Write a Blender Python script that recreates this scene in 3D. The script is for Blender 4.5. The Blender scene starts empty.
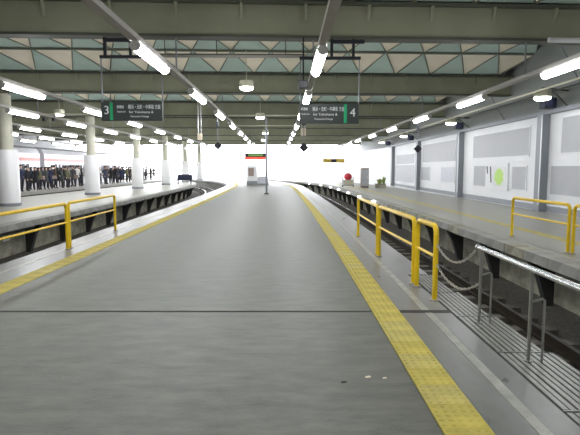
import bpy, bmesh, math, random
from mathutils import Vector, Matrix

random.seed(7)
SC = bpy.context.scene
COL = SC.collection

# ------------------------------------------------------------------ camera
cam_d = bpy.data.cameras.new('camera')
cam = bpy.data.objects.new('camera', cam_d)
COL.objects.link(cam)
cam_d.sensor_fit = 'HORIZONTAL'
cam_d.sensor_width = 36.0
cam_d.lens = 36.0 * 500 / 580
cam_d.clip_end = 500
cam.location = (0, 0, 1.55)
cam.rotation_euler = (math.radians(90 - 5.65), 0, 0)
SC.camera = cam

# ------------------------------------------------------------------ world: bright overcast daylight
W = bpy.data.worlds.new('overcast_sky')
SC.world = W
W.use_nodes = True
bg = W.node_tree.nodes['Background']
bg.inputs[0].default_value = (0.93, 0.95, 1.0, 1)
bg.inputs[1].default_value = 4.0

LAMP = 17.0            # emission of the fluorescent tubes
SC.view_settings.view_transform = 'Standard'
SC.view_settings.look = 'None'
SC.view_settings.gamma = 1.0
SC.view_settings.use_curve_mapping = False
SC.view_settings.exposure = 1.1
SC.cycles.use_denoising = True
SC.cycles.max_bounces = 8
SC.cycles.diffuse_bounces = 5

# ------------------------------------------------------------------ materials
MATS = {}
def mat(name, col, rough=0.6, metal=0.0, var=0.0, scale=4.0, bump=0.0, bscale=40.0, spec=0.5, emit=None, stretch=None, detail=6.0):
    m = bpy.data.materials.new(name)
    m.use_nodes = True
    nt = m.node_tree
    b = nt.nodes['Principled BSDF']
    b.inputs['Base Color'].default_value = (*col, 1)
    b.inputs['Roughness'].default_value = rough
    b.inputs['Metallic'].default_value = metal
    b.inputs['Specular IOR Level'].default_value = spec
    if var or bump:
        tc = nt.nodes.new('ShaderNodeTexCoord')
        mp = nt.nodes.new('ShaderNodeMapping')
        nt.links.new(tc.outputs['Object'], mp.inputs['Vector'])
        if stretch:
            mp.inputs['Scale'].default_value = stretch
    if var:
        n = nt.nodes.new('ShaderNodeTexNoise')
        n.inputs['Scale'].default_value = scale
        n.inputs['Detail'].default_value = detail
        n.inputs['Roughness'].default_value = 0.65
        nt.links.new(mp.outputs[0], n.inputs['Vector'])
        r = nt.nodes.new('ShaderNodeValToRGB')
        r.color_ramp.elements[0].position = 0.3
        r.color_ramp.elements[1].position = 0.7
        r.color_ramp.elements[0].color = (*[max(0, c * (1 - var)) for c in col], 1)
        r.color_ramp.elements[1].color = (*[min(1, c * (1 + var)) for c in col], 1)
        nt.links.new(n.outputs['Fac'], r.inputs['Fac'])
        nt.links.new(r.outputs['Color'], b.inputs['Base Color'])
        # uneven gloss
        mr = nt.nodes.new('ShaderNodeMapRange')
        mr.inputs['To Min'].default_value = max(0.05, rough - 0.12)
        mr.inputs['To Max'].default_value = min(1, rough + 0.12)
        nt.links.new(n.outputs['Fac'], mr.inputs['Value'])
        nt.links.new(mr.outputs[0], b.inputs['Roughness'])
    if bump:
        n2 = nt.nodes.new('ShaderNodeTexNoise')
        n2.inputs['Scale'].default_value = bscale
        n2.inputs['Detail'].default_value = 4
        nt.links.new(mp.outputs[0], n2.inputs['Vector'])
        bp = nt.nodes.new('ShaderNodeBump')
        bp.inputs['Strength'].default_value = bump
        bp.inputs['Distance'].default_value = 0.01
        nt.links.new(n2.outputs['Fac'], bp.inputs['Height'])
        nt.links.new(bp.outputs[0], b.inputs['Normal'])
    if emit:
        b.inputs['Emission Color'].default_value = (*emit[0], 1)
        b.inputs['Emission Strength'].default_value = emit[1]
    MATS[name] = m
    return m

mat('asphalt', (0.112, 0.117, 0.097), 0.43, var=0.45, scale=5.0, bump=0.4, bscale=70, stretch=(0.55, 1.5, 1), detail=12)
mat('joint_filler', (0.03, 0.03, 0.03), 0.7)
mat('apron', (0.155, 0.157, 0.15), 0.31, var=0.28, scale=4.0, stretch=(1, 0.4, 1), detail=10)
mat('kerb_stone', (0.33, 0.33, 0.295), 0.4, var=0.35, scale=6, detail=10)
mat('tile_yellow', (0.52, 0.43, 0.085), 0.55, var=0.25, scale=3)
mat('tile_worn', (0.50, 0.43, 0.12), 0.5, var=0.25, scale=3)
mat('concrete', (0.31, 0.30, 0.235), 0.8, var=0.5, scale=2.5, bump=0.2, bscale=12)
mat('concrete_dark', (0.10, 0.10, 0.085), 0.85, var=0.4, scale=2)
mat('coping', (0.30, 0.30, 0.28), 0.6, var=0.3, scale=2.2)
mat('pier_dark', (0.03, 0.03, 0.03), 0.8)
mat('ballast', (0.10, 0.092, 0.08), 0.95, var=0.5, scale=14, bump=1.0, bscale=25)
mat('sleeper', (0.12, 0.11, 0.095), 0.9, var=0.3, scale=6)
mat('rail_rust', (0.05, 0.04, 0.03), 0.6, 0.4, var=0.3, scale=6)
mat('rail_top', (0.55, 0.55, 0.55), 0.2, 0.9)
mat('floor_far', (0.33, 0.325, 0.29), 0.36, var=0.15, scale=0.8, bump=0.05, bscale=20)
mat('girder', (0.275, 0.28, 0.20), 0.6, var=0.1, scale=1.2)
mat('girder_dark', (0.085, 0.09, 0.07), 0.6)
mat('panel_cream', (0.90, 0.83, 0.69), 0.7, var=0.06, scale=1)
mat('panel_green', (0.47, 0.60, 0.55), 0.7, var=0.08, scale=1)
mat('rib', (0.22, 0.24, 0.19), 0.6)
mat('roof_back', (0.16, 0.16, 0.13), 0.8)
mat('white_panel', (0.82, 0.83, 0.86), 0.5, var=0.03, scale=1)
mat('grey_panel', (0.44, 0.45, 0.48), 0.5, var=0.04, scale=2)
mat('lav_panel', (0.58, 0.59, 0.66), 0.5)
mat('wall_grey', (0.22, 0.235, 0.23), 0.6, var=0.06, scale=1)
mat('steel_grey', (0.26, 0.28, 0.31), 0.5, 0.1)
mat('steel_light', (0.62, 0.63, 0.66), 0.35, 0.3)
mat('yellow_paint', (0.83, 0.57, 0.015), 0.32, var=0.07, scale=5)
mat('yellow_worn', (0.80, 0.70, 0.38), 0.35)
mat('stainless', (0.60, 0.62, 0.63), 0.25, 0.85)
mat('post_steel', (0.36, 0.36, 0.34), 0.3, 0.7)
mat('grate_steel', (0.21, 0.215, 0.20), 0.34, 0.3, var=0.2, scale=6)
mat('chain_metal', (0.62, 0.60, 0.55), 0.3, 0.7)
mat('cap_grey', (0.33, 0.31, 0.29), 0.5)
mat('sign_black', (0.028, 0.036, 0.034), 0.4)
mat('bracket_black', (0.012, 0.014, 0.02), 0.45)
mat('sign_white', (0.72, 0.74, 0.74), 0.5)
mat('sign_green', (0.005, 0.33, 0.13), 0.4)
mat('channel', (0.40, 0.38, 0.36), 0.5)
mat('housing', (0.55, 0.55, 0.53), 0.5)
mat('tube_light', (0.9, 0.9, 0.9), 0.5, emit=((0.97, 0.98, 1.0), LAMP))
mat('bowl_light', (0.9, 0.9, 0.9), 0.5, emit=((1.0, 1.0, 0.98), LAMP * 0.4))
mat('small_light', (0.9, 0.9, 0.9), 0.5, emit=((0.95, 0.97, 1.0), LAMP * 0.5))
mat('cream_paint', (0.62, 0.60, 0.48), 0.5)
mat('cream_box', (0.80, 0.70, 0.55), 0.5)
mat('column_paint', (0.50, 0.49, 0.40), 0.6, var=0.06, scale=2)
mat('column_white', (0.82, 0.82, 0.84), 0.35)
mat('navy', (0.022, 0.026, 0.06), 0.5)
mat('blue_box', (0.05, 0.06, 0.14), 0.5)
mat('train_steel', (0.66, 0.66, 0.70), 0.35, 0.35)
mat('train_red', (0.70, 0.30, 0.28), 0.4)
mat('train_glass', (0.03, 0.035, 0.05), 0.1)
mat('train_roof', (0.33, 0.33, 0.35), 0.7)
mat('brown_panel', (0.30, 0.23, 0.20), 0.6)
mat('red', (0.60, 0.03, 0.05), 0.5)
mat('poster_green', (0.45, 0.72, 0.12), 0.5)
mat('leaf_green', (0.24, 0.30, 0.06), 0.7)
mat('yellow_sign', (0.75, 0.52, 0.08), 0.5)
mat('skin', (0.55, 0.36, 0.27), 0.6)
mat('hair', (0.012, 0.010, 0.010), 0.5)
mat('trouser', (0.02, 0.02, 0.028), 0.8)
COATS = {'black': (0.012, 0.012, 0.016), 'navy blue': (0.022, 0.03, 0.075), 'charcoal grey': (0.06, 0.06, 0.065),
         'dark brown': (0.07, 0.045, 0.03), 'pale grey': (0.42, 0.42, 0.44), 'white': (0.75, 0.74, 0.72), 'olive green': (0.10, 0.10, 0.055)}
for k, v in COATS.items():
    mat('coat_' + k, v, 0.8)

# ------------------------------------------------------------------ mesh helpers
class MB:
    def __init__(s):
        s.v = []; s.f = []; s.mi = []
    def face(s, idx, mi=0):
        s.f.append(tuple(idx)); s.mi.append(mi)
    def box(s, x0, x1, y0, y1, z0, z1, mi=0):
        n = len(s.v)
        s.v += [(x0,y0,z0),(x1,y0,z0),(x1,y1,z0),(x0,y1,z0),(x0,y0,z1),(x1,y0,z1),(x1,y1,z1),(x0,y1,z1)]
        for q in ((0,3,2,1),(4,5,6,7),(0,1,5,4),(1,2,6,5),(2,3,7,6),(3,0,4,7)):
            s.face([n+i for i in q], mi)
        return s
    def tube(s, pts, r, seg=8, mi=0, caps=True):
        pts = [Vector(p) for p in pts]
        n0 = len(s.v)
        rs = r if isinstance(r, (list, tuple)) else [r] * len(pts)
        ref = None
        for i, p in enumerate(pts):
            if i == 0: t = pts[1] - p
            elif i == len(pts) - 1: t = p - pts[i-1]
            else: t = (pts[i+1] - p).normalized() + (p - pts[i-1]).normalized()
            t.normalize()
            if ref is None:
                ref = Vector((0,0,1)) if abs(t.z) < 0.9 else Vector((1,0,0))
            a = t.cross(ref).normalized()
            b = t.cross(a).normalized()
            ref = -b if ref.dot(-b) > 0 else b
            a = t.cross(ref).normalized(); b = a.cross(t).normalized()
            for k in range(seg):
                an = 2 * math.pi * k / seg
                s.v.append(tuple(p + (a * math.cos(an) + b * math.sin(an)) * rs[i]))
        for i in range(len(pts) - 1):
            for k in range(seg):
                k2 = (k + 1) % seg
                s.face((n0+i*seg+k, n0+i*seg+k2, n0+(i+1)*seg+k2, n0+(i+1)*seg+k), mi)
        if caps:
            s.face([n0 + k for k in range(seg)][::-1], mi)
            s.face([n0 + (len(pts)-1)*seg + k for k in range(seg)], mi)
        return s
    def lathe(s, prof, seg=16, mi=0, c=(0,0,0)):
        n0 = len(s.v)
        for (r, z) in prof:
            for k in range(seg):
                an = 2*math.pi*k/seg
                s.v.append((c[0]+r*math.cos(an), c[1]+r*math.sin(an), c[2]+z))
        for i in range(len(prof)-1):
            for k in range(seg):
                k2 = (k+1) % seg
                s.face((n0+i*seg+k, n0+i*seg+k2, n0+(i+1)*seg+k2, n0+(i+1)*seg+k), mi)
        s.face([n0+k for k in range(seg)][::-1], mi)
        s.face([n0+(len(prof)-1)*seg+k for k in range(seg)], mi)
        return s
    def prism(s, poly, axis, a0, a1, mi=0):
        """poly in the plane normal to axis ('x': (y,z), 'y': (x,z), 'z': (x,y))"""
        n = len(s.v); m = len(poly)
        for a in (a0, a1):
            for (p, q) in poly:
                s.v.append({'x': (a,p,q), 'y': (p,a,q), 'z': (p,q,a)}[axis])
        s.face(range(n, n+m), mi); s.face([n+m+i for i in range(m)][::-1], mi)
        for i in range(m):
            j = (i+1) % m
            s.face((n+i, n+m+i, n+m+j, n+j), mi)
        return s
    def mesh(s, name, mats, smooth=False, bevel=0):
        me = bpy.data.meshes.new(name)
        me.from_pydata(s.v, [], s.f)
        if isinstance(mats, str): mats = [mats]
        for m in mats: me.materials.append(MATS[m])
        me.polygons.foreach_set('material_index', s.mi)
        bm = bmesh.new(); bm.from_mesh(me)
        bmesh.ops.recalc_face_normals(bm, faces=bm.faces)
        if bevel:
            bmesh.ops.bevel(bm, geom=bm.edges[:], offset=bevel, segments=2, affect='EDGES', profile=0.5)
        bm.to_mesh(me); bm.free()
        if smooth:
            me.polygons.foreach_set('use_smooth', [True]*len(me.polygons))
            try: me.set_sharp_from_angle(angle=math.radians(40))
            except Exception: pass
        me.update()
        return me
    def build(s, name, mats, parent=None, loc=(0,0,0), rz=0, smooth=False, bevel=0):
        return link(name, s.mesh(name, mats, smooth, bevel), parent, loc, rz)

def link(name, me, parent=None, loc=(0,0,0), rz=0):
    o = bpy.data.objects.new(name, me)
    COL.objects.link(o)
    o.location = loc; o.rotation_euler = (0,0,rz)
    if parent: o.parent = parent
    return o
def empty(name, loc=(0,0,0), rz=0):
    o = bpy.data.objects.new(name, None); COL.objects.link(o)
    o.empty_display_size = 0.1
    o.location = loc; o.rotation_euler = (0,0,rz)
    return o
def tag(o, label=None, cat=None, group=None, kind=None):
    if label: o['label'] = label
    if cat: o['category'] = cat
    if group: o['group'] = group
    if kind: o['kind'] = kind
    return o
def struct(o, label=None, cat=None):
    return tag(o, label, cat, None, 'structure')
def copy_tree(o, parent=None):
    c = o.copy(); COL.objects.link(c); c.parent = parent
    for ch in list(o.children): copy_tree(ch, c)
    return c
ORD = ['nearest', 'second nearest', 'third nearest', 'fourth nearest', 'fifth nearest', 'sixth nearest', 'seventh nearest', 'eighth nearest',
       'ninth nearest', 'tenth nearest', 'eleventh nearest', 'twelfth nearest', 'thirteenth nearest', 'fourteenth nearest', 'fifteenth nearest']

# ------------------------------------------------------------------ plan of the place: the tracks bend to the left far away
def D(y):
    if y <= 0: return 0.0
    d = -0.0005*y*y
    if y > 42: d -= 0.008*(y-42)**2
    return d
def heading(y):
    return math.atan2(-(D(y+0.5)-D(y-0.5)), 1.0)
Y0, Y1 = -10.0, 105.0
def ys(y0, y1, step=1.5):
    n = max(1, int(math.ceil((y1-y0)/step)))
    return [y0+(y1-y0)*i/n for i in range(n+1)]
def strip(name, xa, xb, y0, y1, z0, z1, m, parent=None, step=1.5):
    fa = xa if callable(xa) else (lambda y: xa)
    fb = xb if callable(xb) else (lambda y: xb)
    mb = MB(); L = ys(y0, y1, step)
    for y in L:
        a, b = fa(y)+D(y), fb(y)+D(y)
        mb.v += [(a,y,z0),(b,y,z0),(b,y,z1),(a,y,z1)]
    for i in range(len(L)-1):
        p, q = 4*i, 4*i+4
        for k in range(4):
            k2 = (k+1) % 4
            mb.face((p+k, p+k2, q+k2, q+k))
    mb.face((0,1,2,3)); e = 4*(len(L)-1); mb.face((e+3,e+2,e+1,e))
    return mb.build(name, m, parent)

# ================================================================== STRUCTURE
# ---- ground under the tracks
struct(MB().box(-60, 40, -14, 130, -1.6, -1.1).build('floor_trackbed', 'ballast'), 'dark ballast bed under the railway tracks', 'track bed')

# ---- the platform we stand on
SEAM = 5.3
floor = strip('floor', -3.545, 0.902, Y0, SEAM-0.028, -0.03, 0, 'asphalt')
struct(floor, 'dark grey asphalt platform surface in front of the camera', 'platform')
strip('asphalt_surface', -3.545, 0.902, SEAM+0.028, Y1, -0.03, 0, 'asphalt', floor)
strip('dark_joint_strip', -3.545, 0.902, SEAM-0.028, SEAM+0.028, -0.03, -0.006, 'joint_filler', floor)
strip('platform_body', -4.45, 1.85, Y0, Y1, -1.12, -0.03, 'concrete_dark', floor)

def edge_r(y):
    return 2.05 + max(0.0, 7.0 - max(y, 1.0)) * 0.06
GR0, GR1 = 1.0, 7.2          # stretch covered by the slatted grating
ap = strip('trim_1', 1.208, lambda y: 1.46, Y0, Y1, -0.03, 0, 'apron'); struct(ap, 'smooth grey concrete edge strip right of the tactile tiles', 'platform edge')
strip('dark_joint_strip', 1.208, 1.74, SEAM-0.05, SEAM+0.05, -0.02, 0.0025, 'joint_filler', ap)  # dark strip in line with the joint, widened to draw a dark patch
strip('kerb_line', 1.463, 1.545, Y0, Y1, -0.03, 0.002, 'kerb_stone', ap)
strip('edge_slab', 1.548, 1.745, Y0, GR1, -0.03, 0, 'apron', ap)
strip('edge_slab', 1.548, edge_r, GR1, Y1, -0.2, 0, 'apron', ap)
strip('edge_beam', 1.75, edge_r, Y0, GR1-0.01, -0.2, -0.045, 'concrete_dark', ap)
apl = strip('trim_2', -4.22, -3.855, Y0, Y1, -0.03, 0, 'apron'); struct(apl, 'smooth grey concrete edge strip left of the tactile tiles', 'platform edge')
strip('kerb_line', -4.31, -4.223, Y0, Y1, -0.03, 0.002, 'kerb_stone', apl)
strip('edge_slab', -4.65, -4.313, Y0, Y1, -0.2, 0, 'apron', apl)

# ---- tactile tiles, one by one
def tile_mesh(name, m, domes):
    s = 0.147; mb = MB().box(-s, s, -s, s, -0.03, 0.004)
    if domes:
        for i in range(5):
            for j in range(5):
                cx, cy = -0.118+0.059*i, -0.118+0.059*j
                n = len(mb.v)
                for (r, z) in ((0.017, 0.004), (0.010, 0.010)):
                    for k in range(6):
                        a = math.pi*k/3
                        mb.v.append((cx+r*math.cos(a), cy+r*math.sin(a), z))
                for k in range(6):
                    mb.face((n+k, n+(k+1) % 6, n+6+(k+1) % 6, n+6+k))
                mb.face([n+6+k for k in range(6)])
    return mb.mesh(name, m)
TM = tile_mesh('tactile_tile', 'tile_yellow', True)
TMW = tile_mesh('tactile_tile_worn', 'tile_worn', True)
def tactile(rootname, label, xc, y0, n):
    root = struct(empty(rootname, (xc, y0, 0)), label, 'tactile paving')
    for i in range(n):
        y = y0 + 0.3*i
        t = link('tile', TM if random.random() > 0.12 else TMW, root, (D(y), 0.3*i, 0), heading(y))
    return root
tactile('trim_3', 'yellow raised-dot tactile tile strip on the right of the asphalt', 1.055, 1.5, 190)
tactile('trim_4', 'yellow raised-dot tactile tile strip on the left of the asphalt', -3.70, 4.5, 170)

# ---- slatted steel grating by the silver handrail
gr = struct(empty('trim_5', (1.75, GR0, 0)), 'worn slatted metal grating deck along the platform edge beside the silver handrail', 'grating')
npan = 6; plen = (GR1-GR0)/npan
for p in range(npan):
    ya = GR0 + p*plen
    yc = ya + plen/2
    w = edge_r(yc) - 1.755
    ns = int(w/0.052)
    sm = MB().box(-0.018, 0.018, -plen/2+0.02, plen/2-0.02, -0.04, 0.0).mesh('grating_slat', 'grate_steel')
    for k in range(ns):
        link('slat', sm, gr, (0.03+k*0.052, ya-GR0+plen/2, random.uniform(-0.003, 0.002)))
    MB().box(0.006, ns*0.052, 0.0, 0.018, -0.042, -0.001).build('cross_bar', 'grate_steel', gr, (0, ya-GR0, 0))
    if yc > 5:
        for q in range(1, 7):
            MB().box(0.006, ns*0.052, 0.0, 0.012, -0.042, -0.004).build('cross_bar', 'grate_steel', gr, (0, ya-GR0+plen*q/7, 0))

# ---- right-hand platform
R0 = 4.5
fr = strip('floor_right', R0+0.36, 9.2, Y0, Y1, -0.2, 0, 'floor_far'); struct(fr, 'pale worn platform surface along the white panel wall', 'platform')
strip('recess_wall', R0+0.75, R0+0.95, Y0, Y1, -1.12, -0.2, 'concrete', fr)
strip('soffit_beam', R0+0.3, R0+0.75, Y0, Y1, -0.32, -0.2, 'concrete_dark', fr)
cop = MB().box(-0.02, 0.36, -0.435, 0.435, -0.18, 0).mesh('coping_block', 'coping')
cop2 = MB().box(-0.005, 0.36, -0.435, 0.435, -0.185, -0.003).mesh('coping_block_dark', 'concrete')
y = 1.0; i = 0
while y < 100:
    link('coping_block', cop if random.random() > 0.3 else cop2, fr, (R0+D(y), y, 0), heading(y)); y += 0.88; i += 1
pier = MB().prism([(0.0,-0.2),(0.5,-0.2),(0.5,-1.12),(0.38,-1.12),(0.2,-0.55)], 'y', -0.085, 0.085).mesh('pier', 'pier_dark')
y = 2.15
while y < 90:
    link('pier', pier, fr, (R0+0.12+D(y), y, 0), heading(y)); y += 2.45
plate = MB().box(-0.01, 0, -0.16, 0.16, -0.6, -0.46).mesh('number_plate', 'sign_white')
for y in (8.3, 13.4, 20.7, 30.5):
    link('number_plate', plate, fr, (R0+0.748+D(y), y, 0), heading(y))
tr = struct(strip('trim_6', 5.86, 6.12, Y0, 80, -0.01, 0.006, 'tile_worn'), 'worn yellow tactile line along the right platform', 'tactile paving')

# ---- left-hand platform (with round columns) and the far left one (with the crowd)
L0 = -7.62
fl = strip('floor_left', lambda y: min(-14.4, L0+D(y)-2)-D(y), L0-0.36, Y0, Y1, -0.2, 0, 'floor_far'); struct(fl, 'pale shiny platform surface around the round columns', 'platform')
strip('recess_wall', L0-0.95, L0-0.75, Y0, Y1, -1.12, -0.2, 'concrete', fl)
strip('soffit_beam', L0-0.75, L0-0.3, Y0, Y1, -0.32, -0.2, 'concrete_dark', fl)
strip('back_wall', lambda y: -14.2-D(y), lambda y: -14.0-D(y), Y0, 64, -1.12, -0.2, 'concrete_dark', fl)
lc = MB().box(-0.36, 0.02, -0.435, 0.435, -0.18, 0).mesh('coping_block_left', 'coping')
y = 6.0
while y < 100:
    link('coping_block', lc, fl, (L0+D(y), y, 0), heading(y)); y += 0.88
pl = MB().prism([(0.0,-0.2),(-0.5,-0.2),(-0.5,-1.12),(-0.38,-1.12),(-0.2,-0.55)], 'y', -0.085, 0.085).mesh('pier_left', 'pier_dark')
y = 8.4
while y < 90:
    link('pier', pl, fl, (L0-0.12+D(y), y, 0), heading(y)); y += 2.45
plate2 = MB().box(0, 0.01, -0.2, 0.2, -0.62, -0.46).mesh('number_plate_left', 'sign_white')
for y in (14.8, 18.8):
    link('number_plate', plate2, fl, (L0-0.748+D(y), y, 0), heading(y))
ff = strip('floor_far_left', lambda y: -21.0-D(y), lambda y: -17.0-D(y), Y0, 68, -0.2, 0, 'floor_far'); struct(ff, 'pale platform surface under the waiting crowd', 'platform')
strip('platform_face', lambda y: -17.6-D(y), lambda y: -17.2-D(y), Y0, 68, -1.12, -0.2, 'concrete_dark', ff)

# ---- walls
WX = 9.15
def WD(y):    # the right wall is straight, then follows the bend
    return 0.0 if y < 46 else -0.0075*(y-46)**2
def wall_strip(L):
    wr = MB()
    for y in L:
        x = WX + WD(y)
        wr.v += [(x,y,-0.2),(x+0.25,y,-0.2),(x+0.25,y,3.5),(x,y,3.5)]
    for i in range(len(L)-1):
        p, q = 4*i, 4*i+4
        for k in range(4):
            wr.face((p+k, p+(k+1) % 4, q+(k+1) % 4, q+k))
    wr.face((0,1,2,3)); e = 4*(len(L)-1); wr.face((e+3,e+2,e+1,e))
    return wr
wall_r = struct(wall_strip([Y0, 9.3, 18.0, 26.7, 35.4, 46.0]).build('wall_right', 'white_panel'), 'white panelled wall with grey insets along the right platform', 'wall')
struct(wall_strip([46.0+2.9*i for i in range(0, 21)]).build('wall_far_right', 'white_panel'), 'far curving stretch of the plain white wall', 'wall')
MB().box(WX, WX+0.25, Y0, 66, 3.5, 6.5).build('upper_wall', 'wall_grey', wall_r)
MB().box(WX-0.2, WX, Y0, 46, 3.42, 3.55).build('cable_tray', 'steel_grey', wall_r)
WC = [0.6, 9.3, 18.0, 26.7, 35.4, 44.1]
for y in WC:
    MB().box(WX-0.28, WX-0.01, y-0.2, y+0.2, 0, 3.42).build('wall_post', 'steel_grey', wall_r)
    MB().box(WX-0.3, WX-0.28, y-0.215, y-0.16, 0.25, 3.4).build('post_edge', 'steel_light', wall_r)
def inset(name, y0, y1, z0, z1, m, t=0.025):
    fr_ = MB()
    b = 0.05
    fr_.box(WX-0.034, WX-0.002, y0-b, y1+b, z1, z1+b).box(WX-0.034, WX-0.002, y0-b, y1+b, z0-b, z0)
    fr_.box(WX-0.034, WX-0.002, y0-b, y0, z0, z1).box(WX-0.034, WX-0.002, y1, y1+b, z0, z1)
    p = MB().box(WX-t, WX-0.001, y0, y1, z0, z1).build(name, m, wall_r)
    fr_.build('panel_frame', 'white_panel', p)
    return p
inset('grey_panel', 1.2, 8.6, 2.06, 3.2, 'grey_panel'); inset('grey_panel', 1.2, 8.9, 0.64, 1.62, 'grey_panel')
inset('grey_panel', 9.9, 16.95, 2.06, 3.22, 'grey_panel'); inset('grey_panel', 9.7, 17.55, 0.64, 1.62, 'grey_panel')
inset('grey_panel', 19.25, 25.1, 2.04, 3.1, 'grey_panel'); inset('grey_panel', 19.4, 20.6, 0.7, 1.6, 'grey_panel')
inset('grey_panel', 23.4, 24.9, 0.7, 1.65, 'grey_panel')
inset('grey_panel', 27.8, 34.6, 1.95, 3.1, 'grey_panel'); inset('grey_panel', 27.9, 30.3, 0.75, 1.6, 'lav_panel'); inset('grey_panel', 32.8, 34.9, 0.75, 1.6, 'grey_panel')
inset('grey_panel', 36.9, 43.0, 0.45, 2.6, 'grey_panel')
for y0, y1 in ((1, 9), (9.6, 17.7), (18.3, 26.4), (27.0, 35.1), (35.7, 43.8)):
    MB().box(WX-0.06, WX-0.001, y0, y1, 0.02, 0.22).build('kick_board', 'steel_grey', wall_r)
    MB().box(WX-0.035, WX-0.001, y0, y1, 1.78, 1.88).build('mid_rail', 'white_panel', wall_r)
# poster case, set in the wall between the 18 m and 26.7 m posts
pc = empty('poster_case', (WX-0.002, 22.1, 0.6))
tag(pc, 'white poster case with a yellow-green poster on the white panel wall', 'poster')
MB().box(-0.06, 0, -1.15, 1.2, 0.0, 1.15).build('case', 'white_panel', pc)
MB().box(-0.066, -0.06, -1.0, 0.35, 0.14, 1.02).build('sheet', 'sign_white', pc)
g = MB()
g.prism([(-0.3+(0.45+0.07*math.sin(3*a))*math.cos(a*math.pi/8), 0.57+0.36*math.sin(a*math.pi/8)) for a in range(16)], 'x', -0.07, -0.066)
g.build('green_print', 'poster_green', pc)
MB().prism([(0.5,0.3),(0.62,0.3),(0.74,1.02),(0.6,1.02)], 'x', -0.07, -0.06).build('dark_print', 'navy', pc)
MB().prism([(0.92,0.72),(1.02,0.68),(1.14,1.02),(1.0,1.04)], 'x', -0.07, -0.06).build('dark_print', 'navy', pc)

# unseen rear wall added to block sky light; left shell of the hall
struct(MB().box(-30, 9.4, Y0-0.4, Y0-0.1, -1.1, 6.5).build('wall_light_block', 'wall_grey'), 'unseen grey wall added behind the camera to block sky light', 'wall')
struct(MB().box(-28.3, -28, Y0, 66, -1.1, 6.5).build('wall_left', 'white_panel'), 'white wall beyond the far left train', 'wall')

# ---- roof: girders, and a lattice of cream and green triangular panels
G0, GS, GZ = 11.9, 8.75, 4.5
CZ = 5.34
SHEAR = 0.05
RZ = 6.5
ceil = struct(MB().box(-28.3, 9.4, Y0, 65.5, RZ, RZ+0.15).build('ceiling', 'roof_back'), 'vaulted station roof of cream and green triangular panels', 'ceiling')
S = 1.42
PROF = [(0.12, 0.0), (1.85, 0.48), (3.52, 0.74), (5.23, 0.74), (6.90, 0.48), (8.63, 0.0)]     # vault between two girders: (along, rise)
def tri_mesh(name, row, down, m):
    (a, za), (b, zb) = PROF[row], PROF[row+1]
    h = S/2*0.965; g_ = 0.03
    A, B = (a+(b-a)*g_, za+(zb-za)*g_), (b-(b-a)*g_, zb-(zb-za)*g_)
    if down: P = [(-h, *A), (h, *A), (0, *B)]
    else: P = [(-h, *B), (0, *A), (h, *B)]
    mb = MB(); n = len(P)
    for dz in (0.0, 0.03):
        mb.v += [(x, yy + SHEAR*x, z + dz) for x, yy, z in P]
    mb.face((0,1,2)); mb.face((5,4,3))
    for i in range(3): mb.face((i, i+3, (i+1) % 3+3, (i+1) % 3))
    return mb.mesh(name, m)
TRI = [(tri_mesh('panel_cream', r, True, 'panel_cream'), tri_mesh('panel_green', r, False, 'panel_green')) for r in range(5)]
rest = MB()
for bay in range(-2, 6):
    ribs = MB()
    yn = G0 + GS*bay
    for row in range(5):
        (a, za), (b, zb) = PROF[row], PROF[row+1]
        off = 0.0 if row % 2 == 0 else S/2
        for k in range(-19, 7):
            xb = k*S + off
            for down, xc in ((True, xb), (False, xb+S/2)):
                if xc > 8.75: continue
                loc = (xc, yn + SHEAR*xc, CZ)
                me = TRI[row][0 if down else 1]
                lim = {0: -12.8, 1: -16.5, 2: -17.5}.get(bay)
                if lim is not None and xc > lim and row >= (2 if bay < 2 else 3):
                    link('panel', me, ceil, loc)
                else:
                    n = len(rest.v)
                    rest.v += [(v.co.x+loc[0], v.co.y+loc[1], v.co.z+loc[2]) for v in me.vertices]
                    for p in me.polygons: rest.face([n+i for i in p.vertices], 0 if down else 1)
            if xb > 8.6: continue
            q = lambda x, yy, z: (x, yn+yy+SHEAR*x, CZ+z-0.02)
            A, B, Cc = q(xb-S/2, a, za), q(xb, b, zb), q(xb+S/2, a, za)
            ribs.tube([A, B], 0.023, 4); ribs.tube([B, Cc], 0.023, 4)
        ribs.tube([q(-27, b, zb-0.02), q(9.1, b, zb-0.02)], 0.036, 6)
    rb = ribs.build('rib_lattice', 'rib', ceil)
    tag(rb, kind='stuff')
ro = rest.build('distant_panel', ['panel_cream', 'panel_green'], ceil); tag(ro, kind='stuff')

gm_web = MB().box(-27.2, 9.1, -0.1, 0.1, GZ+0.06, CZ-0.1).mesh('girder_web', 'girder')
gm_bot = MB().box(-27.2, 9.1, -0.17, 0.17, GZ, GZ+0.06).mesh('girder_flange', 'girder_dark')
gm_top = MB().box(-27.2, 9.1, -0.22, 0.22, CZ-0.1, CZ-0.03).mesh('girder_top_flange', 'girder_dark')
gm_fin = MB().prism([(-0.1, CZ-0.1), (-0.22, CZ-0.1), (-0.1, CZ-0.42)], 'x', -0.03, 0.03).mesh('girder_fin', 'girder')
glabels = {-2: 'deep olive grey roof girder above and behind the camera', -1: 'deep olive grey roof girder high above the camera, above the frame'}
for k in range(-2, 7):
    y = G0+GS*k
    g = empty('roof_girder', (0, y, 0), math.atan(SHEAR))
    lab = glabels.get(k) or {0: 'olive grey roof girder nearest the camera, carrying the two black platform signs'}.get(k) or \
        'olive grey roof girder crossing the hall, %s one behind the platform signs' % ['', 'first', 'second', 'third', 'fourth', 'fifth', 'last'][k]
    tag(g, lab, 'girder', 'roof girders')
    link('web', gm_web, g); link('bottom_flange', gm_bot, g); link('top_flange', gm_top, g)
    for q in range(-17, 7):
        link('fin', gm_fin, g, (q*1.46+0.35, 0, 0))

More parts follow.
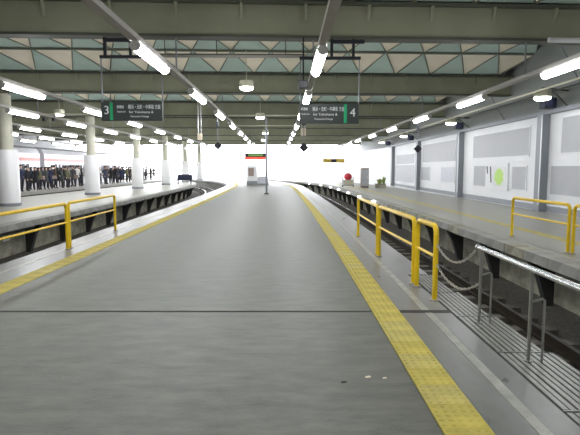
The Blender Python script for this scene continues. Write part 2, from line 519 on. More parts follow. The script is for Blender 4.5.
# ---- round columns of the left platform
def column(y, label):
    c = empty('round_column', (-11.6+min(0, D(y)+0.5)*0, y, 0))
    tag(c, label, 'column', 'round columns on the left platform')
    MB().lathe([(0.42,0.12),(0.42,2.26),(0.40,2.29)], 24).build('cladding', 'column_white', c, smooth=True)
    MB().lathe([(0.44,0),(0.44,0.12)], 24).build('base_ring', 'steel_grey', c, smooth=True)
    MB().lathe([(0.25,2.28),(0.25,GZ)], 20).build('shaft', 'column_paint', c, smooth=True)
for i, k in enumerate(range(1, 7)):
    column(G0+GS*k, '%s round column with white cladded base on the left platform' % ORD[i])

# ================================================================== TRACKS
def track(xc, y0, y1, label, bend=1):
    D_ = (lambda q: D(q)*bend)
    t = empty('railway_track', (xc, y0, -1.1)); tag(t, label, 'track')
    for sx in (-0.535, 0.535):
        mb = MB(); Ls = ys(y0, y1, 1.5)
        r = MB()
        for b0, b1, z0, z1, mi in ((-0.06,0.06,0.10,0.13,0),(-0.012,0.012,0.13,0.23,0),(-0.034,0.034,0.23,0.262,1)):
            n = len(r.v)
            for yy in Ls:
                r.v += [(sx+D_(yy)+b0,yy-y0,z0),(sx+D_(yy)+b1,yy-y0,z0),(sx+D_(yy)+b1,yy-y0,z1),(sx+D_(yy)+b0,yy-y0,z1)]
            for i in range(len(Ls)-1):
                p = n+4*i
                for k in range(4): r.face((p+k, p+(k+1) % 4, p+4+(k+1) % 4, p+4+k), mi if k == 2 else 0)
        r.build('rail', ['rail_rust', 'rail_top'], t)
    sm = MB().box(-1.02, 1.02, -0.11, 0.11, -0.05, 0.10).mesh('sleeper', 'sleeper')
    yy = y0+0.3
    while yy < y1-0.3:
        link('sleeper', sm, t, (D_(yy), yy-y0, 0), heading(yy)*bend); yy += 0.64
    return t
track(3.25, 3, 95, 'dark railway track in the pit right of the yellow and silver railings')
track(-6.13, 5, 95, 'dark railway track curving away left of the asphalt platform')
track(-15.7, 18, 66, 'dark railway track in front of the far left crowd', 0)

# ================================================================== RAILINGS
def arc_rail(y0, y1, h, r, sag=0.09):
    """inverted U in the plane x=0"""
    P = [(0, y0, 0), (0, y0, h-sag)]
    for i in range(1, 5):
        a = math.pi/2*i/5
        P.append((0, y0+sag*(1-math.cos(a)), h-sag+sag*math.sin(a)))
    P.append((0, y0+sag, h)); P.append((0, y1-sag, h))
    for i in range(1, 5):
        a = math.pi/2*i/5
        P.append((0, y1-sag+sag*math.sin(a), h-sag+sag*math.cos(a)))
    P += [(0, y1, h-sag), (0, y1, 0)]
    return P
def yellow_railing(xa, ya, xb, yb, label, h=0.88, mid=0.52):
    """pipe frame from the near end (xa,ya) to the far end (xb,yb)"""
    L_ = math.hypot(xb-xa, yb-ya)
    rz = math.atan2(-(xb-xa), yb-ya)
    o = empty('yellow_railing', (xa, ya, 0), rz); tag(o, label, 'railing', 'yellow platform railings')
    P = arc_rail(0, L_, h, 0.03)
    n = len(P)
    MB().tube(P[:2], 0.031, 12).build('post', 'yellow_paint', o, smooth=True)
    MB().tube(P[-2:], 0.031, 12).build('post', 'yellow_paint', o, smooth=True)
    MB().tube(P[1:-1], 0.031, 12).build('top_rail', 'yellow_paint', o, smooth=True)
    MB().tube([(0, 0.02, mid), (0, L_-0.02, mid)], 0.019, 10).build('mid_rail', 'yellow_paint', o, smooth=True)
    for yy in (0, L_):
        MB().lathe([(0.058,0),(0.058,0.012),(0.034,0.016)], 14, c=(0,yy,0)).build('base_plate', 'cap_grey', o)
    return o
yellow_railing(1.70, 5.76, 1.665, 6.46, 'short yellow pipe railing linked by chains to the silver handrail')
yellow_railing(1.655, 6.60, 1.565, 8.70, 'yellow pipe railing in the middle of the three by the right track')
yellow_railing(1.56, 8.84, 1.545, 11.25, 'farthest of the three yellow pipe railings by the right track')
yellow_railing(-4.27, 9.60, -4.36, 12.4, 'yellow pipe railing at the left platform edge, farther of the two')
yellow_railing(-4.20, 6.5, -4.25, 9.46, 'yellow pipe railing at the left platform edge, cut by the frame')
yellow_railing(5.11, 9.10, 5.05, 11.3, 'yellow pipe railing on the right platform below the white wall')
yellow_railing(5.17, 6.9, 5.12, 8.96, 'yellow pipe railing on the right platform, cut by the frame')

# silver handrail
hx = 1.90
hr = empty('silver_handrail', (hx, 4.90, 0)); tag(hr, 'silver steel handrail with thin posts on the slatted grating', 'handrail')
MB().tube([(0,0.08,0.755),(0,0,0.757),(0.02,-1.0,0.752),(0.04,-2.1,0.75),(0.07,-3.6,0.75)], 0.024, 12).build('top_rail', 'stainless', hr, smooth=True)
MB().tube([(0,0.075,0.755),(0,0.10,0.755)], 0.03, 12).build('end_cap', 'stainless', hr, smooth=True)
for dy, dx in ((0,0),(-1.0,0.02),(-2.1,0.04),(-3.4,0.066)):
    MB().tube([(dx,dy,0),(dx,dy,0.74)], 0.0145, 10).build('post', 'post_steel', hr, smooth=True)
    s_ = MB().tube([(dx+0.10,dy-0.02,0),(dx+0.10,dy-0.02,0.50),(dx+0.085,dy-0.015,0.515),(dx,dy,0.515-0.03)], 0.011, 8).build('stub_post', 'post_steel', hr, smooth=True)
    MB().lathe([(0.035,0),(0.035,0.008)], 12, c=(dx,dy,0)).build('base_plate', 'grate_steel', hr)

# chains of single links
def chain(p0, p1, sag, label):
    p0, p1 = Vector(p0), Vector(p1)
    o = empty('chain', p0); tag(o, label, 'chain', 'chains between the railings')
    pts = []
    N = 200
    for i in range(N+1):
        t = i/N
        p = p0.lerp(p1, t); p.z -= sag*4*t*(1-t)
        pts.append(p - p0)
    acc = [0]
    for i in range(N): acc.append(acc[-1] + (pts[i+1]-pts[i]).length)
    ll = 0.034
    n = int(acc[-1]/ll)
    lm = MB()
    ring = []
    for k in range(13):
        a = 2*math.pi*k/12
        ring.append((0.011*math.sin(a), (0.012*math.cos(a)) + (0.012 if math.cos(a) > 0 else -0.012), 0))
    lm.tube(ring, 0.0042, 5, caps=False)
    me = lm.mesh('chain_link', 'chain_metal', smooth=True)
    for j in range(n):
        s = (j+0.5)*acc[-1]/n
        i = min(N-1, max(k for k in range(N+1) if acc[k] <= s))
        d = (pts[i+1]-pts[i]).normalized()
        l = link('link', me, o, pts[i])
        q = d.to_track_quat('Y', 'Z')
        q = q @ Matrix.Rotation(math.pi/2*(j % 2)+0.4, 3, 'Y').to_quaternion()
        l.rotation_mode = 'QUATERNION'; l.rotation_quaternion = q
chain((1.705, 5.715, 0.66), (1.90, 5.03, 0.735), 0.17, 'upper metal chain sagging between the yellow railing and silver handrail')
chain((1.705, 5.715, 0.43), (1.90, 4.93, 0.40), 0.15, 'lower metal chain sagging between the yellow railing and silver handrail')

# ================================================================== LAMPS
LZ = 3.53
lamp_h = MB().prism([(-0.08,0.075),(0.08,0.075),(0.05,0.125),(-0.05,0.125)], 'y', -1.05, 1.05).mesh('lamp_housing', 'housing')
_p = [(0.095*math.cos(math.pi*k/8), 0.075-0.115*math.sin(math.pi*k/8)) for k in range(9)]
lamp_t = MB().prism(_p, 'y', -1.03, 1.03).mesh('lamp_tube', 'tube_light', smooth=True)
lamp_e = MB().prism([(x*1.06, 0.078+(z-0.075)*1.06) for x, z in _p], 'y', -0.012, 0.012).mesh('lamp_end', 'housing')
proto = None
def make_lamp(loc, rz, label, group):
    global proto
    if proto is None:
        o = empty('fluorescent_lamp')
        link('housing', lamp_h, o); link('tube', lamp_t, o)
        link('end_holder', lamp_e, o, (0, -1.04, 0)); link('end_holder', lamp_e, o, (0, 1.04, 0))
        proto = o
    else:
        o = copy_tree(proto)
    o.location = loc; o.rotation_euler = (0, 0, rz)
    tag(o, label, 'lamp', group)
    return o
rows = [
    (-2.55, 9.6, 4.95, 'the row left of the centre line', 63, 1.0),
    (0.6, 4.95, 4.95, 'the row over the right tactile strip', 63, 1.0),
    (5.65, 10.2, 5.4, 'the row along the right platform', 63, 1.0),
    (-6.98, 13.5, 4.95, 'the row over the left platform edge', 63, 1.0),
    (-9.9, 19.0, 4.7, 'the row beside the round columns', 63, 0.6),
    (-13.4, 26.4, 4.8, 'the row behind the round columns', 63, 0.6),
    (-16.4, 29.6, 4.8, 'the row above the far left crowd', 63, 0.4),
    (-19.4, 33.0, 4.8, 'the row above the far left train', 63, 0.4),
]
for xr, y0, step, rn, yend, bend in rows:
    # the channel carrying the lamps
    o = empty('lamp_channel', (xr, 0, LZ+0.125)); tag(o, 'long grey channel carrying the lamps of ' + rn, 'lamp channel')
    cm = MB(); Ls = ys(-6, yend+1, 3.0)
    bx = lambda y_: D(y_)*bend*(0.85 if y_ < 42 else 0.6)
    for yy in Ls:
        x = bx(yy); cm.v += [(x-0.075,yy,0),(x+0.075,yy,0),(x+0.075,yy,0.09),(x-0.075,yy,0.09)]
    for i in range(len(Ls)-1):
        for k in range(4): cm.face((4*i+k, 4*i+(k+1) % 4, 4*i+4+(k+1) % 4, 4*i+4+k))
    cm.build('channel', 'channel', o)
    for k in range(-1, 6):
        yy = G0+GS*k+SHEAR*xr
        if -2 < yy < yend:
            MB().tube([(bx(yy),yy,0.09),(bx(yy),yy,GZ-LZ-0.125)], 0.02, 6).build('hanger', 'steel_grey', o)
    yy = y0; idx = 0
    back = y0-step
    while back > -6:
        if back < 4.6 or True:
            if abs(xr) < 9:
                make_lamp((xr, back, LZ), 0, 'white fluorescent tube lamp out of frame on ' + rn, 'lamps of ' + rn)
        back -= step
    while yy < yend:
        hd = math.atan2(-(bx(yy+.5)-bx(yy-.5)), 1)
        make_lamp((xr+bx(yy), yy, LZ), hd, '%s lit white fluorescent tube in %s' % (ORD[idx], rn), 'lamps of ' + rn)
        yy += step; idx += 1

# bowl lamps
def bowl(loc, label, group, r=0.23, rod=None):
    o = empty('bowl_lamp', loc); tag(o, label, 'lamp', group)
    MB().lathe([(r,0.0),(r,0.15),(r*0.92,0.2)], 18).build('housing', 'cream_paint', o, smooth=True)
    MB().lathe([(r*0.7,-0.09),(r*0.92,-0.055),(r*0.98,0.0)], 18).build('diffuser', 'bowl_light', o, smooth=True)
    if rod: MB().tube([(0,0,0.2),(0,0,rod)], 0.015, 6).build('stem', 'cream_paint', o)
    return o
for i, (x, y) in enumerate(((-1.38, 16.2), (-1.5, 25.6), (-1.8, 37.0), (-2.4, 46.0))):
    bowl((x, y, 4.1), '%s cream bowl lamp over the centre of the asphalt platform' % ORD[i], 'centre bowl lamps', 0.225, 1.2)
bowl((-10.9, 24.0, 4.1), 'cream bowl lamp over the left platform between two columns', 'left bowl lamps', 0.23, 1.2)
for i, y in enumerate((16.15, 25.2, 35.6, 44)):
    o = bowl((8.0, y, 3.78), '%s cream bowl lamp on a bracket above the white wall' % ORD[i], 'wall bracket lamps', 0.26)
    MB().tube([(0,0,0.2),(0,0,0.3),(1.13,0.6,0.3)], 0.03, 6).build('bracket', 'girder_dark', o)
    MB().tube([(0.35,0.18,0.3),(1.13,0.6,-0.18)], 0.02, 6).build('brace', 'girder_dark', o)
    s_ = empty('loudspeaker', (8.75, y+1.1, 3.56)); tag(s_, '%s dark blue loudspeaker box on the cable tray above the white wall' % ORD[i], 'loudspeaker', 'wall loudspeakers')
    MB().box(-0.2,0.2,-0.2,0.2,0,0.34).build('cabinet', 'navy', s_, bevel=0.02)
    MB().lathe([(0.13,0),(0.1,0.03),(0.03,0.01)], 14).build('cone', 'blue_box', s_, (-0.04,-0.2,0.17)).rotation_euler = (math.pi/2, 0, 0)

# cross arms between the lamp channels
def bar(name, p0, p1, r, m, label, cat):
    p0 = Vector(p0); o = MB().tube([(0,0,0), Vector(p1)-p0], r, 8).build(name, m, None, p0)
    tag(o, label, cat); return o
bar('cross_arm', (-2.65,21.6,LZ+0.245), (0.45,21.6,LZ+0.245), 0.03, 'cream_paint', 'nearer cream cross arm joining the two centre lamp rows', 'pipe')
bar('cross_arm', (-2.8,26.8,LZ+0.245), (0.4,26.8,LZ+0.245), 0.03, 'cream_paint', 'farther cream cross arm joining the two centre lamp rows', 'pipe')
bar('cross_arm', (-11.3,21.2,LZ+0.253), (-7.0,21.2,LZ+0.253), 0.035, 'cream_paint', 'cream cross arm between the lamp rows beside the nearest column', 'pipe')
o = empty('conduit_pipe', (-3.4, 11.98, 4.15)); tag(o, 'light grey pipe slung under the nearest girder between the two signs', 'pipe')
MB().tube([(0,0,0),(3.75,0.05,0)], 0.035, 8).build('pipe', 'channel', o, smooth=True)
MB().tube([(0,0.02,0.05),(3.75,0.07,0.05)], 0.015, 6).build('cable', 'girder_dark', o)
for dx in (0.5, 1.7, 3.3): MB().tube([(dx,-0.05,0.03),(dx,-0.1,GZ-4.15)], 0.012, 6).build('hanger', 'girder_dark', o)
bar('conduit_pipe', (5.9,11.75,4.46), (9.1,11.9,4.44), 0.06, 'steel_light', 'pale pipe under the nearest girder at the right wall', 'pipe')
bar('wall_conduit', (8.6,3.0,4.05), (8.6,44,4.05), 0.03, 'girder_dark', 'thin dark conduit running along above the white wall', 'pipe')
bar('wall_conduit', (7.45,6.0,3.86), (7.5,44,3.86), 0.03, 'cream_paint', 'thin pale conduit under the right lamp row above the wall', 'pipe')
for i, (x, y) in enumerate(((8.7, 12.6), (8.7, 15.2), (8.7, 21.3))):
    bar('brace_rod', (WX-0.01, y+0.3, 3.57), (7.9, y, 5.3), 0.025, 'steel_grey', '%s slanted brace rod between white wall and roof' % ORD[i], 'brace')
# camera boxes on the left cross arm
for dx, lab in ((-10.25, 'small black camera box under the left cross arm, nearer the column'), (-9.85, 'small black camera box under the left cross arm, farther from the column')):
    o = empty('camera_box', (dx, 21.2, LZ+0.2)); tag(o, lab, 'camera')
    MB().box(-0.05,0.05,-0.12,0.12,-0.24,-0.10).build('body', 'bracket_black', o); MB().tube([(0,0,-0.1),(0,0,0.02)], 0.015, 6).build('stem', 'bracket_black', o)

# ================================================================== SIGNS
def text_mesh(body, size, m, align='LEFT'):
    cu = bpy.data.curves.new('lettering', 'FONT'); cu.body = body; cu.size = size; cu.align_x = align
    cu.resolution_u = 3; cu.extrude = 0.002
    ob = bpy.data.objects.new('lettering', cu); COL.objects.link(ob)
    dg = bpy.context.evaluated_depsgraph_get(); dg.update()
    me = bpy.data.meshes.new_from_object(ob.evaluated_get(dg))
    bpy.data.objects.remove(ob)
    me.materials.clear(); me.materials.append(MATS[m])
    return me
def lettering(body, size, x, z, parent, m='sign_white', fit=None, name='lettering'):
    me = text_mesh(body, size, m)
    o = link(name, me, parent, (x, -0.058, z))
    o.rotation_euler = (math.pi/2, 0, 0)
    if fit and len(me.vertices):
        xs = [v.co.x for v in me.vertices]; w = max(xs)-min(xs)
        o.scale = (fit/w, 1, 1)
    return o
def platform_sign(x0, x1, y, zb, zt, num, right, label):
    o = empty('platform_sign', (x0, y, 0)); tag(o, label, 'sign', 'hanging platform signs')
    w = x1-x0
    b = MB().box(0, w, -0.055, 0.055, zb, zt).build('board', 'sign_black', o, bevel=0.008)
    h = zt-zb
    if right:
        nx, bx_, t0, s0 = w-0.21, w-0.35, 0.30, 0.03
    else:
        nx, bx_, t0, s0 = 0.06, 0.20, 0.62, 0.36
    lettering(num, 0.27, nx, zb+h*0.36, b, name='numeral')
    MB().box(bx_, bx_+0.07, -0.060, -0.054, zb+0.01, zt-0.01).build('green_bar', 'sign_green', b)
    lettering('東横線', 0.075, s0, zb+h*0.68, b, fit=0.16)
    lettering('Toyoko Line', 0.055, s0, zb+h*0.45, b, fit=0.2)
    lettering('横浜・元町・中華街 方面', 0.11, t0, zb+h*0.65, b, fit=0.74)
    lettering('for Yokohama &', 0.08, t0+0.02, zb+h*0.41, b, fit=0.56)
    lettering('Motomachi-Chukagai', 0.06, t0+0.05, zb+h*0.19, b, fit=0.42)
    # hanging frame
    zbar = 4.07
    for xx in (0.02, w+0.0):
        MB().box(xx-0.012, xx+0.012, -0.012, 0.012, zt, zbar).build('hanger', 'steel_grey', o)
    MB().box(-0.0, w+0.03, -0.035, 0.035, zbar-0.03, zbar+0.035).build('cross_bar', 'bracket_black', o)
    br = ((0.74, 1.24) if right else (0.12, 0.70))
    for xx in br:
        MB().box(xx-0.03, xx+0.03, -0.03, 0.03, zbar+0.03, GZ).build('bracket_post', 'bracket_black', o)
    MB().box(br[0]-0.03, br[1]+(0.25 if right else 0.03), -0.035, 0.035, GZ-0.10, GZ-0.02).build('bracket_bar', 'bracket_black', o)
    return o
platform_sign(-4.33, -2.93, 11.7, 2.63, 3.05, '3', False, 'black hanging sign numbered 3 with the green bar at its left end')
platform_sign(0.22, 1.60, 11.85, 2.58, 3.03, '4', True, 'black hanging sign numbered 4 with the green bar at its right end')

# hanging cream boxes on twin rods
for x, y, zt, lab in ((-3.65, 20.47, GZ, 'small cream box hanging on two rods below the left centre lamp row'), (0.465, 17.75, LZ+0.13, 'small cream box hanging on two rods below the number 4 sign')):
    o = empty('hanging_box', (x, y, 2.68)); tag(o, lab, 'box')
    MB().box(-0.09,0.09,-0.05,0.05,0,0.26).build('box', 'cream_box', o, bevel=0.01)
    for s_ in (-0.06, 0.06):
        MB().tube([(s_,0.0,0.2),(s_,0.0,zt-2.68)], 0.014, 6).build('rod', 'steel_light', o)
# black diamond boards
for x, y, z, top, lab in ((5.3, 20.92, 2.34, GZ, 'black diamond board hanging over the right platform'), (-2.93, 20.5, 2.45, GZ, 'black diamond board hanging below the left centre lamp row'), (0.473, 17.3, 2.25, LZ+0.125, 'black diamond board hanging under the small cream box')):
    o = empty('diamond_board', (x, y, z)); tag(o, lab, 'sign')
    MB().prism([(0,-0.17),(0.17,0),(0,0.17),(-0.17,0)], 'y', -0.012, 0.012).build('board', 'bracket_black', o)
    MB().tube([(0,0.026,0.0),(0,0.026,top-z-0.001)], 0.014, 6).build('rod', 'steel_grey', o)
    MB().box(-0.06,0.06,-0.03,0.05,0.75,0.95).build('clamp_box', 'bracket_black', o)
# black box lamp/camera beside the right row
o = empty('camera_box', (0.30, 11.5, 3.42)); tag(o, 'black camera box beside the lit tube above the number 4 sign', 'camera')
MB().box(-0.12,0.1,-0.15,0.15,-0.09,0.07).build('body', 'bracket_black', o, bevel=0.015); MB().tube([(0,0,0.05),(0,0.2,1.08)], 0.02, 6).build('arm', 'bracket_black', o)

# ================================================================== THINGS FAR DOWN THE PLATFORMS
# thin dark pole in the middle
o = empty('platform_pole', (-1.4, 29.8, 0)); tag(o, 'thin dark pole standing in the middle of the asphalt platform', 'pole')
MB().lathe([(0.06,0.0),(0.06,GZ)], 10).build('shaft', 'steel_grey', o, smooth=True)
MB().lathe([(0.14,0),(0.14,0.05),(0.07,0.09)], 12).build('base', 'girder_dark', o)
# red and green departure display
o = empty('display_board', (-2.55, 38.02, 2.2)); tag(o, 'red and green lit hanging display board far along the platform', 'display')
MB().box(-0.85,0.75,-0.08,0.08,0,0.46).build('case', 'bracket_black', o)
MATS['led_red'] = mat('led_red', (0.3,0.02,0.02), 0.5, emit=((1.0,0.10,0.05), 0.5))
MATS['led_green'] = mat('led_green', (0.1,0.2,0.05), 0.5, emit=((0.15,0.4,0.1), 0.3))
MB().box(-0.8,0.7,-0.09,-0.08,0.04,0.18).build('red_text_band', 'led_red', o)
MB().box(-0.6,0.5,-0.09,-0.08,0.25,0.38).build('green_text_band', 'led_green', o)
for s_ in (-0.3, 0.6): MB().tube([(s_,0,0.46),(s_,0,GZ-2.2)], 0.02, 6).build('hanger', 'steel_grey', o)
# kiosk block
o = empty('vending_kiosk', (-3.05, 47.0, 0)); tag(o, 'pale kiosk with a dark red panel at the far end of the asphalt platform', 'kiosk')
MB().box(-0.95,-0.05,-0.4,0.4,0.35,1.75).build('cabinet', 'white_panel', o)
MB().box(-1.0,0.0,-0.42,0.42,0,0.35).build('plinth', 'steel_grey', o)
MB().box(-0.8,-0.3,-0.43,-0.4,0.8,1.55).build('front_panel', 'brown_panel', o)
MB().box(0.02,1.0,-0.4,0.4,0.12,0.75).build('counter', 'lav_panel', o)
MB().box(0.0,1.05,-0.42,0.42,0,0.12).build('counter_plinth', 'steel_grey', o)
# right platform far objects
o = empty('locker_cabinet', (5.95, 40.0, 0)); tag(o, 'brown grey cabinet standing by the far white wall', 'cabinet')
MB().box(-0.3,0.3,-0.3,0.3,0.06,1.55).build('body', 'brown_panel', o, bevel=0.02); MB().box(-0.27,0.27,-0.31,-0.3,0.15,1.45).build('door', 'grey_panel', o)
MB().box(-0.28,0.28,-0.28,0.28,0,0.06).build('plinth', 'girder_dark', o); MB().box(0.12,0.2,-0.33,-0.31,0.75,0.9).build('handle', 'steel_light', o)
o = empty('cart', (4.72, 40.8, 0)); tag(o, 'grey wheeled cart with a red bundle on top beside the cabinet', 'cart')
MB().box(-0.5,0.5,-0.3,0.3,0.12,0.2).build('deck', 'steel_grey', o)
for sx in (-0.45, 0.45):
    for sy in (-0.25, 0.25):
        MB().tube([(sx,sy,0.2),(sx,sy,0.85)], 0.03, 6).build('upright', 'steel_light', o); MB().tube([(sx-0.02,sy,0.07),(sx+0.02,sy,0.07)], 0.07, 10).build('wheel', 'bracket_black', o)
MB().box(-0.4,0.4,-0.25,0.25,0.2,0.6).build('crate', 'cream_paint', o); MB().lathe([(0.2,0.6),(0.33,0.75),(0.3,0.98),(0.12,1.13)], 12).build('bundle', 'red', o, smooth=True)
o = empty('planter', (7.0, 38.8, 0)); tag(o, 'low planter of yellow-green plants by the far white wall', 'planter')
MB().box(-0.4,0.4,-0.2,0.2,0,0.35).build('trough', 'concrete', o)
for k in range(14):
    a = random.uniform(0, 6.28); x = random.uniform(-0.32, 0.32); yy = random.uniform(-0.14, 0.14); h = random.uniform(0.3, 0.58)
    MB().tube([(x,yy,0.33),(x+0.06*math.cos(a),yy+0.06*math.sin(a),0.35+h*0.6),(x+0.16*math.cos(a),yy+0.16*math.sin(a),0.35+h)], [0.05,0.07,0.015], 5).build('leaf', 'leaf_green', o)
o = empty('hanging_sign', (4.1, 47.1, 2.05)); tag(o, 'yellow and black hanging sign over the far right platform', 'sign')
MB().box(-1.0,1.0,-0.05,0.05,0,0.36).build('board', 'yellow_sign', o); MB().box(-0.25,0.25,-0.07,-0.05,0.04,0.32).build('dark_panel', 'bracket_black', o)
for s_ in (-0.8, 0.45): MB().tube([(s_,0,0.36),(s_,0,GZ-2.05)], 0.02, 6).build('hanger', 'steel_grey', o)
# small lamps on the edge of the right platform
for i, y in enumerate((24.6, 28.9, 33.2, 38.0, 43.0, 48.0, 53.0)):
    o = empty('edge_lamp', (R0+D(y)-0.03, y, -0.09)); tag(o, '%s small round white lamp on the edge of the right platform' % ORD[i], 'lamp', 'platform edge lamps')
    MB().lathe([(0.07,-0.04),(0.11,0.0),(0.07,0.05)], 10).build('lens', 'small_light', o, (-0.05,0,0), smooth=True)
    MB().box(-0.01,0.03,-0.07,0.07,-0.08,0.08).build('mount', 'steel_grey', o)
# bench on the left platform
o = empty('bench', (-10.0, 47.5, 0)); tag(o, 'dark bench standing far along the left platform', 'bench')
MB().box(-0.7,0.7,-0.25,0.25,0.38,0.46).build('seat', 'navy', o); MB().box(-0.7,0.7,0.2,0.27,0.46,0.95).build('backrest', 'navy', o)
for sx in (-0.6, 0.6):
    for sy in (-0.2, 0.2): MB().box(sx-0.03,sx+0.03,sy-0.03,sy+0.03,0,0.38).build('leg', 'bracket_black', o)

# ================================================================== TRAIN at the far left platform
def train_car(y, label):
    x = -22.6
    o = empty('train_car', (x, y, -0.85), 0); tag(o, label, 'train', 'train cars')
    prof = [(-1.4,0.15),(1.4,0.15),(1.42,0.9),(1.42,3.6),(1.2,4.0),(-1.2,4.0),(-1.42,3.6),(-1.42,0.9)]
    MB().prism(prof, 'y', -9.6, 9.6).build('body', 'train_steel', o)
    MB().prism([(-1.2,4.0),(1.2,4.0),(0.8,4.2),(-0.8,4.2)], 'y', -9.5, 9.5).build('roof', 'train_roof', o)
    MB().box(1.42,1.432,-9.6,9.6,2.98,3.25).build('red_band', 'train_red', o)
    for k in range(4):
        yy = -7.2+4.8*k
        for s in (-1, 1):
            d = MB().box(1.421,1.445,min(yy,yy+0.66*s),max(yy,yy+0.66*s),1.0,2.95).build('door', 'train_steel', o)
            MB().box(1.445,1.45,min(yy+0.1*s,yy+0.55*s),max(yy+0.1*s,yy+0.55*s),1.75,2.75).build('window', 'train_glass', d)
    for k in range(3):
        yy = -4.8+4.8*k
        MB().box(1.421,1.435,yy-1.5,yy-0.05,1.75,2.75).build('window', 'train_glass', o)
        MB().box(1.421,1.435,yy+0.05,yy+1.5,1.75,2.75).build('window', 'train_glass', o)
    for yy in (-6.6, 6.6):
        MB().box(-1.1,1.1,yy-1.2,yy+1.2,-0.25,0.15).build('bogie', 'girder_dark', o)
for i, y in enumerate((33.0, 53.0)):
    train_car(y, ['silver train car with a red band right behind the far left crowd', 'silver train car with a red band farther along, behind the third column'][i])

# ================================================================== PEOPLE: the waiting crowd
def person_mesh(name, pose):
    h = pose['h']
    V = []; E = []; R = []
    def add(p, r, par=None):
        V.append((p[0]*h, p[1]*h, p[2]*h)); R.append(r*h)
        if par is not None: E.append((par, len(V)-1))
        return len(V)-1
    t = pose['turn']; st = pose['stance']
    pel = add((0,0,0.53), 0.085)
    ab = add((0,0.0,0.62), 0.078, pel); ch = add((0,0.005,0.72), 0.095, ab); up = add((0,0.01,0.80), 0.075, ch)
    nk = add((0,0.0,0.85), 0.034, up); hd0 = add((0.005*t,-0.008,0.89), 0.047, nk); hd1 = add((0.008*t,-0.012,0.945), 0.056, hd0); add((0.008*t,-0.01,0.985), 0.036, hd1)
    for s in (-1, 1):
        sh = add((0.10*s,0.005,0.805), 0.047, up)
        b = pose['arm'] if s > 0 else pose['arm2']
        el = add((0.135*s,0.01,0.64), 0.034, sh)
        wr_ = add((0.135*s-0.05*s*b,-0.02-0.12*b,0.50+0.13*b), 0.022, el)
        hn = add((0.13*s-0.06*s*b,-0.03-0.15*b,0.455+0.16*b), 0.024, wr_)
        add((0.13*s-0.06*s*b,-0.04-0.17*b,0.415+0.18*b), 0.012, hn)
        hp = add((0.055*s,0,0.49), 0.066, pel)
        kn = add((0.065*s+0.0,-0.012+st*s*0.5,0.275), 0.044, hp)
        an = add((0.068*s,st*s,0.045), 0.027, kn)
        add((0.075*s,st*s-0.075,0.018), 0.022, an)
    me = bpy.data.meshes.new(name); me.from_pydata(V, E, [])
    ob = bpy.data.objects.new(name, me); COL.objects.link(ob)
    sk = ob.modifiers.new('skin', 'SKIN'); sk.use_smooth_shade = True
    for i, r in enumerate(R):
        d = me.skin_vertices[0].data[i]
        d.radius = (r, r*0.82)
        d.use_root = (i == 0)
    sb = ob.modifiers.new('sub', 'SUBSURF'); sb.levels = 1; sb.render_levels = 1
    dg = bpy.context.evaluated_depsgraph_get(); dg.update()
    out = bpy.data.meshes.new_from_object(ob.evaluated_get(dg)); out.name = name
    bpy.data.objects.remove(ob)
    zmin = min(v.co.z for v in out.vertices)
    for v in out.vertices: v.co.z -= zmin
    out.materials.clear()
    for m in ('coat_black', 'trouser', 'skin'): out.materials.append(MATS[m])
    for p in out.polygons:
        z = p.center.z/h; x = abs(p.center.x)/h
        p.material_index = 2 if z > 0.865 else (2 if (z < 0.48 and x > 0.115 and z > 0.35) else (1 if z < 0.47 else 0))
        p.use_smooth = True
    return out
poses = [dict(h=1.70, turn=0, stance=0.03, arm=0.0, arm2=0.0), dict(h=1.62, turn=2, stance=-0.04, arm=0.9, arm2=0.0),
         dict(h=1.76, turn=-2, stance=0.06, arm=0.1, arm2=0.8), dict(h=1.58, turn=1, stance=0.02, arm=0.5, arm2=0.5)]
PM = [person_mesh('person_body_%s' % 'abcd'[i], p) for i, p in enumerate(poses)]
def hair_mesh(h, long):
    mb = MB(); n = 12
    prof = [(0.062,0.915),(0.071,0.945),(0.066,0.98),(0.042,1.008),(0.012,1.016)]
    if long: prof = [(0.06,0.84),(0.068,0.88)] + prof
    for (r, z) in prof:
        for k in range(n):
            a = 2*math.pi*k/n
            y_ = math.sin(a)*r*1.05+0.006
            if y_ < -0.03 and z < 0.965: y_ = -0.03
            mb.v.append((math.cos(a)*r*h, y_*h, z*h))
    for i in range(len(prof)-1):
        for k in range(n):
            mb.face((i*n+k, i*n+(k+1) % n, (i+1)*n+(k+1) % n, (i+1)*n+k))
    mb.face([(len(prof)-1)*n+k for k in range(n)]); mb.face(list(range(n))[::-1])
    return mb.mesh('hair', 'hair', smooth=True)
HM = [hair_mesh(p['h'], i % 2 == 1) for i, p in enumerate(poses)]
def coat_mesh(h):
    return MB().lathe([(0.105*h,0.33*h),(0.098*h,0.45*h),(0.09*h,0.56*h)], 12).mesh('coat_skirt', 'coat_black', smooth=True)
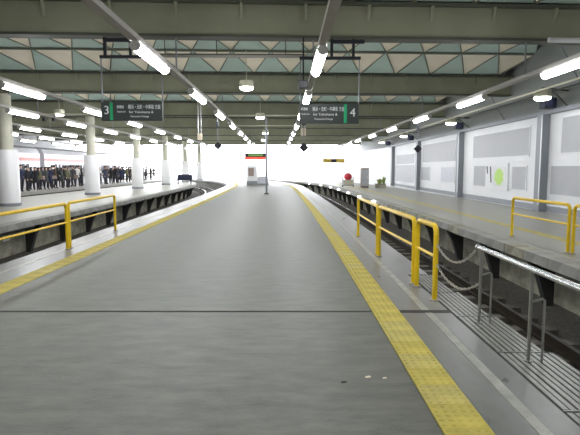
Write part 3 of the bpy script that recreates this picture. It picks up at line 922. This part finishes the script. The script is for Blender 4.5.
CM = [coat_mesh(p['h']) for p in poses]
bagm = MB().box(-0.16,0.16,-0.06,0.06,0,0.24).mesh('shoulder_bag', 'brown_panel')
cl = list(COATS.keys())
weights = [10, 6, 6, 3, 2, 2, 2]
y = 32.2; i = 0
while i < 84 and y < 66:
    for lane in range(2):
        k = random.randrange(4)
        colr = random.choices(cl, weights)[0]
        px = -17.75 - 0.95*lane + random.uniform(-0.15, 0.15)
        o = empty('person', (px, y+random.uniform(-0.05, 0.05), 0), random.choice([math.pi/2, math.pi/2, -math.pi/2, 0.3, 2.8])+random.uniform(-0.5, 0.5))
        zone = 'between first and second columns' if y < 43.5 else ('between second and third columns' if y < 58 else 'past the third column')
        tag(o, 'person in %s %s coat in the crowd %s' % ('an' if colr[0] == 'o' else 'a', colr, zone), 'person', 'crowd %s, %s coats' % (zone, colr))
        b = link('body', PM[k], o)
        b.material_slots[0].link = 'OBJECT'; b.material_slots[0].material = MATS['coat_' + colr]
        link('hair', HM[k], o)
        if random.random() < 0.5:
            c = link('coat_skirt', CM[k], o)
            c.material_slots[0].link = 'OBJECT'; c.material_slots[0].material = MATS['coat_' + colr]
        if random.random() < 0.25:
            link('shoulder_bag', bagm, o, (0.3, 0, 0.75))
        i += 1
    y += random.uniform(0.72, 0.95) * (1 if y < 48 else 1.15)

# ================================================================== LITTER on the asphalt
for x, y, w, d, m, lab in ((0.58, 3.59, 0.026, 0.016, 'cream_box', 'small pale scrap of paper on the asphalt beside the tactile strip'),
                           (0.70, 3.57, 0.018, 0.010, 'cream_box', 'smaller pale scrap of paper on the asphalt nearest the tactile strip'),
                           (0.39, 3.50, 0.026, 0.012, 'pier_dark', 'small dark scrap lying on the asphalt left of the paper scraps')):
    mb = MB()
    P = [(-w,-d*0.6),(w*0.2,-d),(w,-d*0.2),(w*0.7,d),(-w*0.5,d*0.8)]
    mb.prism(P, 'z', 0.0005, 0.004)
    o = mb.build('paper_scrap', m, None, (x, y, 0), 0.2); tag(o, lab, 'litter')
